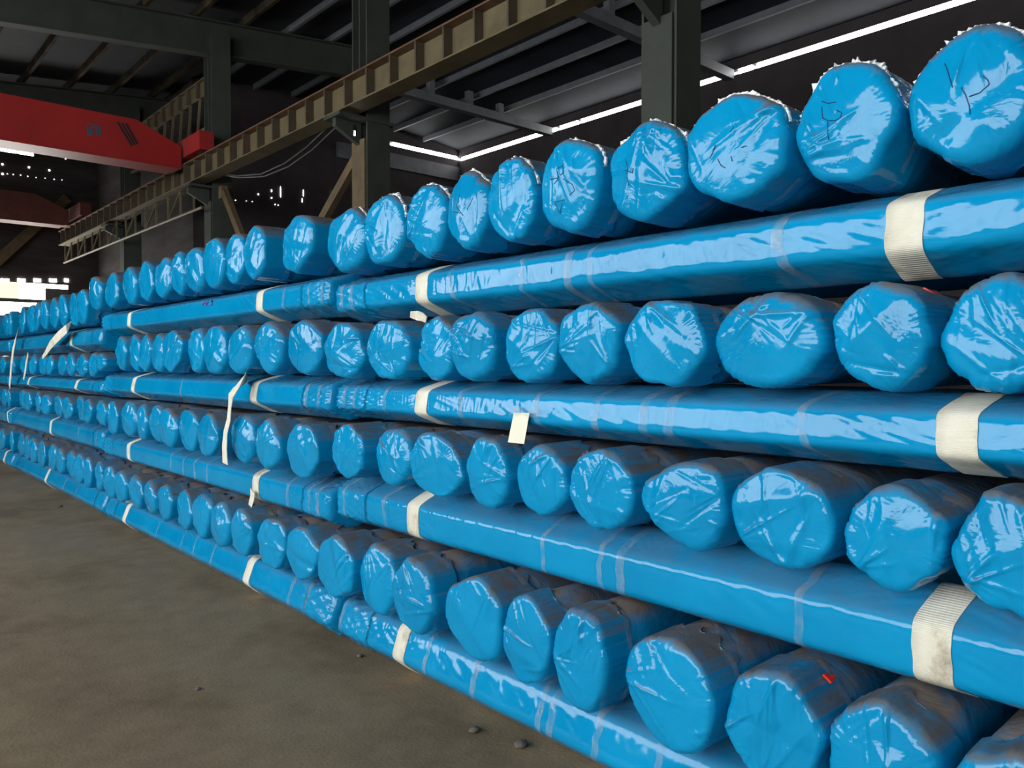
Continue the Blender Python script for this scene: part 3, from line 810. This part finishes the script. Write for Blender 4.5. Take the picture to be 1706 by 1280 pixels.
# long bundles in the gaps
LFRONT = 2.18
def tl(px, s, d=LFRONT):
    return on_d(px, HOR + s * (px + 315), d).y
B_NM = tl(553, 0.1)     # joint between the first two stacks
B_MF = tl(170, 0.1)
B_FL = tl(17, 0.1)
SPAN = {'near': (B_NM - 4.85, B_NM - 0.02), 'mid': (B_NM + 0.03, B_MF - 0.02), 'far': (B_MF + 0.03, B_FL - 0.02), 'last': (B_FL + 0.03, B_FL + 4.5)}
STRAPS = {'near': [[700, 1497], [700, 1605], [686, 1562], [661, 1520]],
          'mid': [[214, 432], [220, 424], [215, 425], [205, 408]],
          'far': [[118], [125, 46], [83], [75]],
          'last': [[], [], [12], [6]]}
TAPES = {'near': [[570, 584, (765, .07), 868, 944, 984, (1320, .05)], [572, 588, 640, (782, .08), (905, .05), 990, 1073, 1112, (1365, .06)], [572, (645, .03), 905, 1000, 1036, 1335], [566, 705, 787, 893, 913, 986, 1090, 1250]],
         'mid': [[470, 515, 535], [300, 508, 530], [285, 305, 325, 345, 478, 515, 530], [260, 300, 320, 350, 480, 505]],
         'far': [[140], [95, 150], [45, 130, 160], [105, 125]], 'last': [[], [], [], []]}
ROT = [math.radians(-1), math.radians(-5), math.radians(1), math.radians(-15)]
LROW = ['topmost', 'third', 'second', 'bottom']
for sec in ('near', 'mid', 'far', 'last'):
    for ri in range(4):
        zt = zz(ROWS[sec][ri][1]) - 0.006
        zb = zz(ROWS[sec][ri + 1][0]) + 0.006 if ri < 3 else FLOORZ + 0.003
        sm = ((Z0 - (zt + zb) / 2) / LFRONT) * math.cos(YAW)
        rs = {'near': 0, 'mid': -2, 'far': -4, 'last': 2}[sec]
        a, b = SPAN[sec]
        jt = np.random.default_rng(ri * 7 + len(sec)).uniform(-0.03, 0.03, 2)
        if sec == 'near': a += jt[0]
        lab = '%s lengthwise blue wrapped pipe bundle of %s' % (LROW[ri], SECT[sec])
        st = [tl(p, sm) for p in STRAPS[sec][ri]]
        tp = [(tl(p[0], sm), p[1]) if isinstance(p, tuple) else tl(p, sm) for p in TAPES[sec][ri]]
        long_bundle(LFRONT, a, b, zb, zt, ROT[ri] + math.radians(rs), 0.38, 500 + ri * 17 + len(sec) * 3, lab, st, tp, 'lengthwise bundles', hi=(sec in ('near', 'mid')))
        lab = 'second-line lengthwise blue bundle behind the %s one of %s' % (LROW[ri], SECT[sec])
        long_bundle(LFRONT + 0.43, a, b, zb, zt, ROT[ri], 0.38, 900 + ri * 17 + len(sec) * 3, lab, [], [], 'second line of lengthwise bundles', hi=False)  # hidden second line, added so the gaps between rows stay dark

# pink pen scribble on the topmost lengthwise bundle of the loose-strap stack
lbm = [o for o in bpy.data.objects if o.name.startswith('long_bundle') and o.get('label', '').startswith('topmost lengthwise') and 'loose strap' in o['label']][0]
for st in ([(336, 508), (340, 503), (343, 509), (346, 502)], [(350, 503), (354, 501), (353, 507), (349, 509)]):
    MB().tube([on_d(x_, y_, LFRONT + 0.001) for x_, y_ in st], 0.004, 4).build('pen_mark', 'pinkink', lbm, True)['label'] = 'pink pen stroke'

# ------------------------------------------------------------------ loose straps, tag, stones
def ribbon(name, pts, widths, label, cat='strap', mat='web', group=None):
    P = [Vector(p) for p in pts]
    o0 = min(P, key=lambda p: p.z)
    root = empty(name, o0, label, cat, group)
    n = len(P); v, f = [], []
    for i in range(n):
        ax = (P[min(i + 1, n - 1)] - P[max(i - 1, 0)]).normalized()
        sd = ax.cross(Vector((1, 0, 0)))
        sd = sd.normalized() if sd.length > 1e-4 else Vector((0, 1, 0))
        nx = sd.cross(ax).normalized()
        for (i_, j_) in ((-1, -1), (1, -1), (1, 1), (-1, 1)):
            v.append(P[i] - o0 + sd * (i_ * widths[i] / 2) + nx * (j_ * 0.002) + nx * 0.006 * math.sin(i * 1.7))
    for i in range(n - 1):
        for k in range(4):
            a, b = i * 4 + k, i * 4 + (k + 1) % 4
            f.append((a, b, b + 4, a + 4))
    f += [(3, 2, 1, 0), (n * 4 - 4, n * 4 - 3, n * 4 - 2, n * 4 - 1)]
    obj('strap_band', v, f, mat, root, False)
    return root
def pxs(l, d, first=()): return [on_d(x_, y_, first[i] if i < len(first) else d) for i, (x_, y_) in enumerate(l)]
p = pxs([(412, 625), (405, 632), (395, 645), (386, 660), (382, 680), (380, 700), (377, 720), (375, 745), (374, 773)], 2.05, (2.2, 2.13, 2.08))
ribbon('loose_strap', p, [.10, .10, .09, .07, .05, .055, .06, .075, .085], 'long loose cream strap hanging down over three rows of bundles')
p = pxs([(30, 550), (25, 565), (22, 585), (20, 605), (17, 628), (15, 645)], 2.085, (2.15,))
ribbon('loose_strap', p, [.09, .09, .10, .11, .11, .09], 'upright cream strap crossing the gate end of the slanting-strap stack')
p = pxs([(118, 540), (110, 548), (98, 560), (85, 575), (76, 588), (70, 596)], 2.085, (2.15,))
ribbon('loose_strap', p, [.08, .10, .11, .10, .07, .04], 'slanting cream strap across the topmost lengthwise bundle near the joint')
p = pxs([(47, 590), (43, 605), (42, 620), (40, 632)], 2.085)
ribbon('loose_strap', p, [.05, .06, .07, .05], 'thin pale strap tail hanging before the bundle ends near the gate')
p = pxs([(684, 524), (694, 526), (704, 528), (712, 533)], 2.14)
ribbon('strap_tail', p, [.03, .045, .04, .03], 'crumpled cream strap end under the topmost bundle of the tag stack')
p = pxs([(421, 818), (419, 830), (417, 843)], 2.15)
ribbon('strap_tail', p, [.07, .06, .05], 'short strap end under the second lengthwise bundle of the loose-strap stack')
# tag
c = [on_d(x_, y_, d_) for x_, y_, d_ in ((856, 688, 2.165), (882, 688, 2.165), (873, 740, 2.15), (846, 737, 2.15))]
tagr = empty('paper_tag', (c[0] + c[1]) / 2, 'blank cream paper tag hanging on the third lengthwise bundle', 'tag')
o0 = Vector(tagr.location)
v = [q - o0 for q in c] + [q - o0 + Vector((0.0015, 0, 0)) for q in c]
obj('card', v, [(0, 1, 2, 3), (7, 6, 5, 4), (0, 4, 5, 1), (1, 5, 6, 2), (2, 6, 7, 3), (3, 7, 4, 0)], 'paper', tagr)
tv = [on_d(x_, y_, 2.158) - o0 for x_, y_ in ((846, 679), (858, 676), (870, 679), (884, 677), (899, 680), (897, 694), (884, 696), (870, 692), (858, 694), (848, 691))]
obj('tape_patch', tv, [(0, 1, 8, 9), (1, 2, 7, 8), (2, 3, 6, 7), (3, 4, 5, 6)], 'tape', tagr)
# stones on the floor
for (px, py, r, lab) in [(790, 1220, 0.022, 'small pale stone on the floor nearest the bottom bundle'), (868, 1245, 0.026, 'pale grey stone lump on the floor beside another stone'), (860, 1000, 0, ''), (100, 845, 0.02, 'tiny stone on the brown floor near the far stack'), (600, 1095, 0.015, 'tiny pebble on the floor in front of the strap'), (330, 1150, 0.012, 'tiny pebble on the open stained floor')]:
    if r == 0: continue
    p = on_z(px, py, 0)
    rng = np.random.default_rng(px)
    v, f = [], []
    n1, n2 = 6, 10
    for i in range(n1 + 1):
        a = math.pi * i / n1
        for k in range(n2):
            b = 2 * math.pi * k / n2
            q = r * rng.uniform(0.82, 1.12) if 0 < i < n1 else r
            v.append((1.3 * q * math.sin(a) * math.cos(b), q * math.sin(a) * math.sin(b), 0.55 * q * math.cos(a) + 0.5 * r))
    f = grid_faces(n1 + 1, n2)
    o = obj('stone', v, f, 'stone', None, True, loc=p)
    tag(o, lab, 'stone', 'loose stones on the floor')
